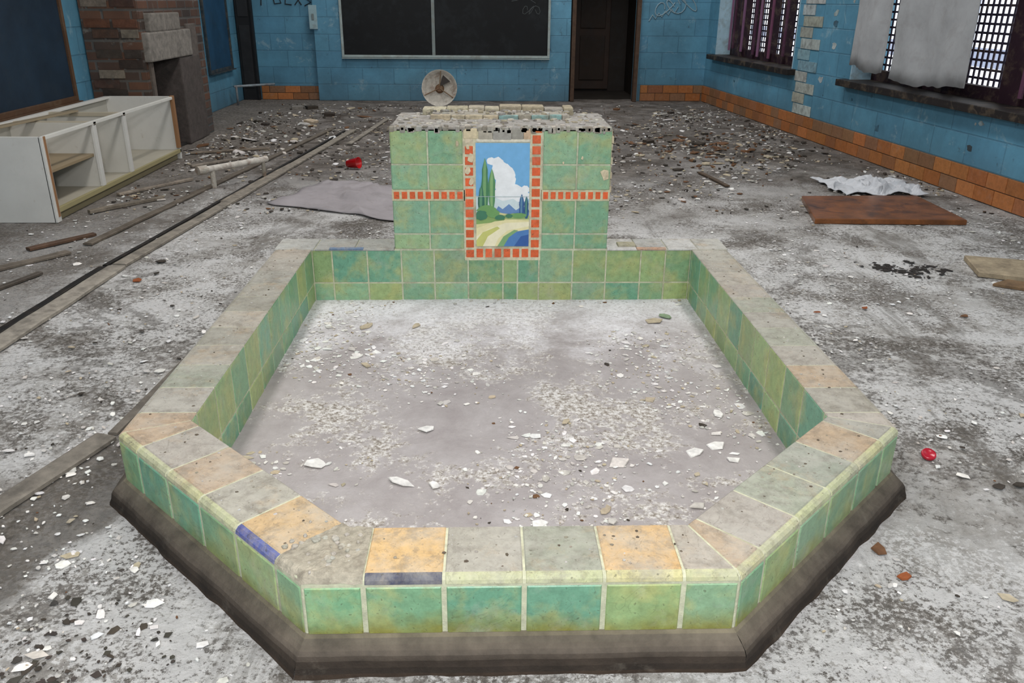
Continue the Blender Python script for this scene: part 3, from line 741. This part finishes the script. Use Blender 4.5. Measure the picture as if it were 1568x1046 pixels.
plank("floor_track",(-1.9,1.8),(-1.80,3.9),.09,.014,lin(160,152,140),M_stone); plank("floor_track.001",(-1.80,3.92),(-1.34,8.45),.07,.014,lin(146,138,126),M_stone)
plank("floor_groove_strip",(-1.975,1.8),(-1.875,3.9),.035,.008,lin(26,23,21)); plank("floor_groove_strip.001",(-1.87,3.92),(-1.42,8.4),.022,.008,lin(32,28,25))
plank("floor_track.002",(-2.12,4.3),(-1.56,8.6),.05,.012,lin(110,100,88),M_wood)
plank("metal_edge_strip",(-1.52,1.0),(-1.14,2.2),.07,.014,lin(130,123,113),M_stone); plank("metal_edge_strip.001",(-1.13,2.22),(-1.06,3.3),.03,.008,lin(114,107,98),M_stone)
plank("wood_plank",(-2.45,5.5),(-2.13,6.0),.035,.015,lin(150,138,124)); plank("wood_plank.001",(-2.38,4.2),(-2.17,4.5),.04,.015,lin(96,72,56))
plank("wood_plank.002",(-2.3,6.5),(-1.98,6.9),.04,.015,lin(140,130,118)); plank("wood_plank.003",(-2.42,5.0),(-2.12,5.4),.03,.02,lin(128,118,104))
plank("wood_plank.005",(-1.25,7.6),(-1.1,9.3),.05,.012,lin(150,142,130)); plank("wood_plank.006",(1.62,6.3),(1.70,5.8),.035,.012,lin(90,74,58))
plank("wood_plank.007",(-2.55,3.6),(-2.15,4.15),.06,.012,lin(120,110,98)); plank("wood_plank.008",(-2.35,3.1),(-2.12,3.8),.03,.012,lin(84,76,68))
plank("wood_plank.009",(-1.7,5.3),(-1.55,6.6),.04,.012,lin(150,140,126)); plank("wood_plank.010",(-2.5,7.1),(-1.9,7.35),.05,.014,lin(130,118,104))
mb=MB(); mb.cyl((-1.95,5.7,.13),(-1.62,6.15,.13),.022,lin(206,200,190)); mb.cyl((-1.90,5.77,-.003),(-1.90,5.77,.12),.018,lin(190,184,172)); mb.cyl((-1.97,5.68,.13),(-1.93,5.73,.13),.030,lin(190,184,172)); mb.cyl((-1.64,6.12,-.003),(-1.64,6.12,.12),.014,lin(150,144,132)); mb.obj("pipe_elbow",M_metal,smooth=False)
mb=MB(); M=Matrix.Translation((-1.04,6.45,.044))@Matrix.Rotation(math.radians(80),4,'Y')@Matrix.Rotation(.4,4,'X')
mb.lathe([(.0,-.05),(.028,-.05),(.042,.05),(.044,.052),(.040,.05),(.026,-.046),(0,-.046)],M,lin(196,12,22)); mb.obj("red_cup",M_mural,smooth=True)
mb=MB(); M=Matrix.Translation((1.27,2.05,.014))@Matrix.Rotation(.35,4,'X')
mb.lathe([(0,-.006),(.018,-.008),(.021,.0),(.019,.006),(.015,.003),(0,.001)],M,lin(170,24,44)); mb.obj("bottle_cap",M_mural,smooth=True)
mb=MB(); C=Vector((-.53,9.5,.31)); M=Matrix.Translation(C)@Matrix.Rotation(math.radians(-102),4,'X')
mb.lathe([(0,.03),(.05,.028),(.10,.018),(.15,-.005),(.185,-.035),(.195,-.04),(.192,-.030),(.155,.004),(.105,.028),(0,.042)],M,lin(200,194,182))
mb.lathe([(0,-.02),(.035,-.02),(.04,.015),(.05,.027)],M,lin(120,92,66),n=16)
for k in range(3):
    a=2.1*k+.6; mb.cyl(M@Vector((0,0,-.02)),M@Vector((.18*math.cos(a),.18*math.sin(a),-.035)),.006,lin(130,108,84),n=8)
mb.add([M@Vector(p) for p in ((.0,-.02,-.022),(.12,-.07,-.024),(.04,-.14,-.026))],[(0,1,2)],lin(54,46,40))
mb.cyl(C+Vector((0,.05,-.03)),(-.53,9.56,.02),.015,lin(90,80,70)); mb.cyl((-.53,9.56,-.004),(-.53,9.56,.025),.11,lin(110,96,80),r2=.09)
mb.obj("dish_heater",M_metal,smooth=False)
def slab(name,pts,h,col,mat,z=.002):
    mb=MB(); mb.prism([(x,y,z) for x,y in pts],h,(0,0,1),col,0,.004); return mb.obj(name,mat)
slab("rusty_board",[(1.94,4.76),(2.84,4.73),(2.86,5.40),(2.08,5.38)],.03,lin(132,80,42),M_board)
slab("tan_board",[(2.36,3.74),(2.75,3.55),(2.95,3.85),(2.44,4.02)],.025,lin(170,154,128),M_wood)
slab("brown_fragment",[(2.35,3.60),(2.5,3.50),(2.62,3.54),(2.45,3.66)],.015,lin(130,104,76),M_wood)
def sheet(name,quad,amp,col,seed,z0=.012,n=26,mat=M_cloth,f=3.5,smooth=False):
    A,B,C,D=[Vector((*p,0)) for p in quad]; vs=[];fs=[]
    for j in range(n+1):
        for i in range(n+1):
            u=i/n;v=j/n; p=(A*(1-u)+B*u)*(1-v)+(D*(1-u)+C*u)*v
            e=.08*noise.noise(Vector((u*4+seed,v*4,2))); p.x+=e; p.y+=.08*noise.noise(Vector((u*4,v*4+seed,5)))
            h=noise.noise(Vector((u*f+seed,v*f,0)))+.4*noise.noise(Vector((u*9,v*9+seed,0)))
            edge=min(u,1-u,v,1-v)*4
            p.z=z0+amp*abs(h)*min(1,edge+.25); vs.append(p)
    for j in range(n):
        for i in range(n): a=j*(n+1)+i; fs.append((a,a+1,a+n+2,a+n+1))
    mb=MB(); mb.add(vs,fs,col); o=mb.obj(name,mat,smooth=smooth); md=o.modifiers.new("s",'SOLIDIFY'); md.thickness=.004; md.offset=1
sheet("plastic_sheet",[(2.42,5.48),(3.0,5.50),(2.98,5.95),(2.38,6.05)],.15,lin(208,210,214),3.0,f=2.2)
sheet("dusty_tarp",[(-1.42,5.28),(-.50,4.78),(-.48,5.75),(-1.15,6.0)],.07,lin(158,152,154),9.0,z0=.004,mat=M_tarp,smooth=True)

# ------------------------------------------------------------ rubble and flakes
WH=lin(236,233,229);LG=lin(202,197,190);BG=lin(188,174,150);BRN=lin(112,80,56);DK=lin(66,59,52);RST=lin(150,84,48)
def flake(mb,x,y,z,r,th,col,tilt=.15):
    n=random.choice((4,5,6,7)); a0=U(0,6.28); st=U(.45,1)
    Q=Matrix.Rotation(U(-tilt,tilt),3,'X')@Matrix.Rotation(U(-tilt,tilt),3,'Y'); ca=U(0,3.14)
    pts=[]
    for i in range(n):
        a=a0+6.283*i/n; q=r*U(.55,1.25); px,py=q*math.cos(a),q*math.sin(a)*st
        pts.append(Q@Vector((px*math.cos(ca)-py*math.sin(ca),px*math.sin(ca)+py*math.cos(ca),0)))
    c=Vector((x,y,z)); vs=[c+p for p in pts]+[c+p*.92+Vector((0,0,th)) for p in pts]
    fs=[[n+i for i in range(n)]]+[[i,(i+1)%n,n+(i+1)%n,n+i] for i in range(n)]
    mb.add(vs,fs,col)
random.seed(5)
mb=MB()
def pick(w):
    t=R()*sum(w)
    for c,k in zip((WH,LG,BG,BRN,DK),w):
        t-=k
        if t<0: return jit(c,.1)
    return WH
def rs(a=.004,b=.5,mx=.05): return min(mx,a*math.exp(random.gauss(0,b)))
n=0
while n<2700:
    x=U(-.77,.9);y=U(1.46,3.52)
    if not inside(x,y,W+.01): continue
    d=noise.noise(Vector((x*2.3,y*2.3,4)))
    if d+U(-.25,.25)<.05: continue
    flake(mb,x,y,zbas(x,y)+.0015,rs(.0048,.65,.024),U(.0008,.0022),pick((6,4,1.5,.15,.1)),.1); n+=1
for x,y,r,c in ((-.19,2.31,.032,WH),(.38,2.09,.045,lin(222,214,208)),(.13,1.79,.032,WH),(.62,2.15,.03,WH),(.75,2.4,.03,WH),(-.62,1.99,.03,RST),(.80,2.0,.022,RST),(.69,2.19,.035,WH),(.72,2.1,.03,WH),(-.3,1.75,.022,WH),(.32,1.8,.025,LG),(-.45,2.8,.03,BG),(-.3,3.2,.035,BG),(-.5,3.2,.04,BG),(.7,3.25,.04,BG),(.76,3.3,.03,lin(140,160,130)),(.25,2.35,.02,BG),(.56,1.87,.03,LG),(-.25,2.0,.04,WH),(-.15,1.98,.03,WH),(-.5,2.1,.035,WH)):
    flake(mb,x,y,ZB+.004,r,.003,c,.1)
mb.obj("basin_debris",M_rubble,parent=None)
mb=MB(); n=0
def okf(x,y): return not inside(x,y,-.08) and -3.0<x<2.82+(11.2-y)*.078-.05
while n<9500:
    y=.75+9.9*(R()**1.9); x=U(-3,3.3)
    if not okf(x,y) or (x<-2.45 and 4.7<y<7.1) or (x<-2.6 and y>6.9) or (abs(x-.06)<.5 and 3.5<y<4.2): continue
    d=noise.noise(Vector((x*1.5,y*1.5,9)))
    if d+U(-.35,.35)<.03: continue
    far=y>5
    flake(mb,x,y,.002,rs(.0055 if not far else .010,.55,.028 if not far else .04),U(.0008,.0025) if not far else U(.002,.007),pick((7,4,.8,.1,.5) if not far else (1.6,3,1.8,.6,2.2)),.12); n+=1
for cx_,cy_,sx_,sy_,cnt,w in ((1.9,7.4,.5,.6,380,(.3,.8,1.6,2.2,2.4)),(2.3,9.3,.5,.6,110,(1,2,1,1,2)),(-2.1,8.9,.5,1.0,190,(1,2,1,.6,2.5)),(-2.0,7.2,.4,.5,110,(1,2,1.2,.6,2)),(1.2,8.6,.5,.6,80,(1,2,1,1.5,2)),(2.9,4.9,.15,1.2,160,(3,3,1,.2,.4)),(-1.25,1.9,.12,.6,140,(5,4,1,.2,.6)),(-1.35,3.4,.25,.6,100,(2,2,1,.4,2))):
    for _ in range(cnt):
        x=random.gauss(cx_,sx_);y=random.gauss(cy_,sy_)
        if not okf(x,y) or y>11 or x<-2.6 or (x<-2.4 and y<7): continue
        flake(mb,x,y,.003,rs(.018 if cy_>5 else .006,.6,.10),U(.003,.012) if cy_>5 else U(.001,.004),pick(w),.25)
for x,y,r,c in ((-1.63,3.7,.035,RST),(.95,1.52,.018,RST),(.94,1.62,.024,BRN),(1.45,1.9,.02,DK),(.36,1.17,.02,RST),(1.39,3.25,.016,RST),(-1.62,4.0,.03,DK),(1.62,3.3,.016,RST),(2.0,3.2,.02,BRN)):
    flake(mb,x,y,.004,r,.004,c,.1)
for _ in range(150): 
    x,y=random.choice(((2.16,3.87),(1.97,3.88),(2.05,3.80))); x=random.gauss(x,.045); y=random.gauss(y,.045); flake(mb,x,y,.002,rs(.010,.6,.03),.0015,jit(lin(48,43,40),.2),.05)
for _ in range(260):  # sooty grit front-left
    x=random.gauss(-.86,.13); y=random.gauss(1.22,.12)
    if okf(x,y): flake(mb,x,y,.001,rs(.005,.6,.02),.001,jit(lin(70,64,58),.25),.05)
mb.obj("floor_debris",M_rubble)
mb=MB()
for _ in range(12):
    k=R(); x,y=(U(-2.45,-1.75),U(8.7,10.4)) if k<.6 else (U(1.3,2.6),U(7.5,10.4))
    s=U(.03,.07); M=Matrix.Translation((x,y,s*.3))@Matrix.Rotation(U(0,3),4,'Z')@Matrix.Rotation(U(-.2,.2),4,'X')
    mb.box((-s,-s*U(.5,1),-s*.35),(s,s*U(.5,1),s*.2),jit(random.choice([LG,BG,BRN,DK,lin(140,134,128)]),.15),0,s*.08,M)
mb.obj("rubble_chunks",M_rubble)

# ------------------------------------------------------------ lights
def area(name,loc,sx_,sy_,e,rot=(0,0,0),col=(1,1,1)):
    l=bpy.data.lights.new(name,'AREA'); l.shape='RECTANGLE'; l.size=sx_; l.size_y=sy_; l.energy=e; l.color=col
    o=bpy.data.objects.new(name,l); o.location=loc; o.rotation_euler=rot; bpy.context.collection.objects.link(o)
for i,(y,e) in enumerate(((0.5,26),(3.8,31),(7.0,26),(9.8,26))):
    for x in (-1.3,1.5): area("ceiling_fill_%d_%d"%(i,x>0),(x,y,H-.04),.4,1.3,e,col=(1,.98,.97))  # unseen fill lamps added under the ceiling to brighten beyond the flash
l=bpy.data.lights.new("camera_flash",'POINT'); l.energy=145; l.shadow_soft_size=.12; l.color=(1,.98,.985)
o=bpy.data.objects.new("camera_flash",l); o.location=(0,-.3,1.65); bpy.context.collection.objects.link(o)
w=bpy.data.worlds.new("world"); bpy.context.scene.world=w; w.use_nodes=True
w.node_tree.nodes['Background'].inputs[0].default_value=(.92,.96,1,1); w.node_tree.nodes['Background'].inputs[1].default_value=2.2
sc=bpy.context.scene; sc.view_settings.view_transform='Standard'; sc.view_settings.exposure=.25
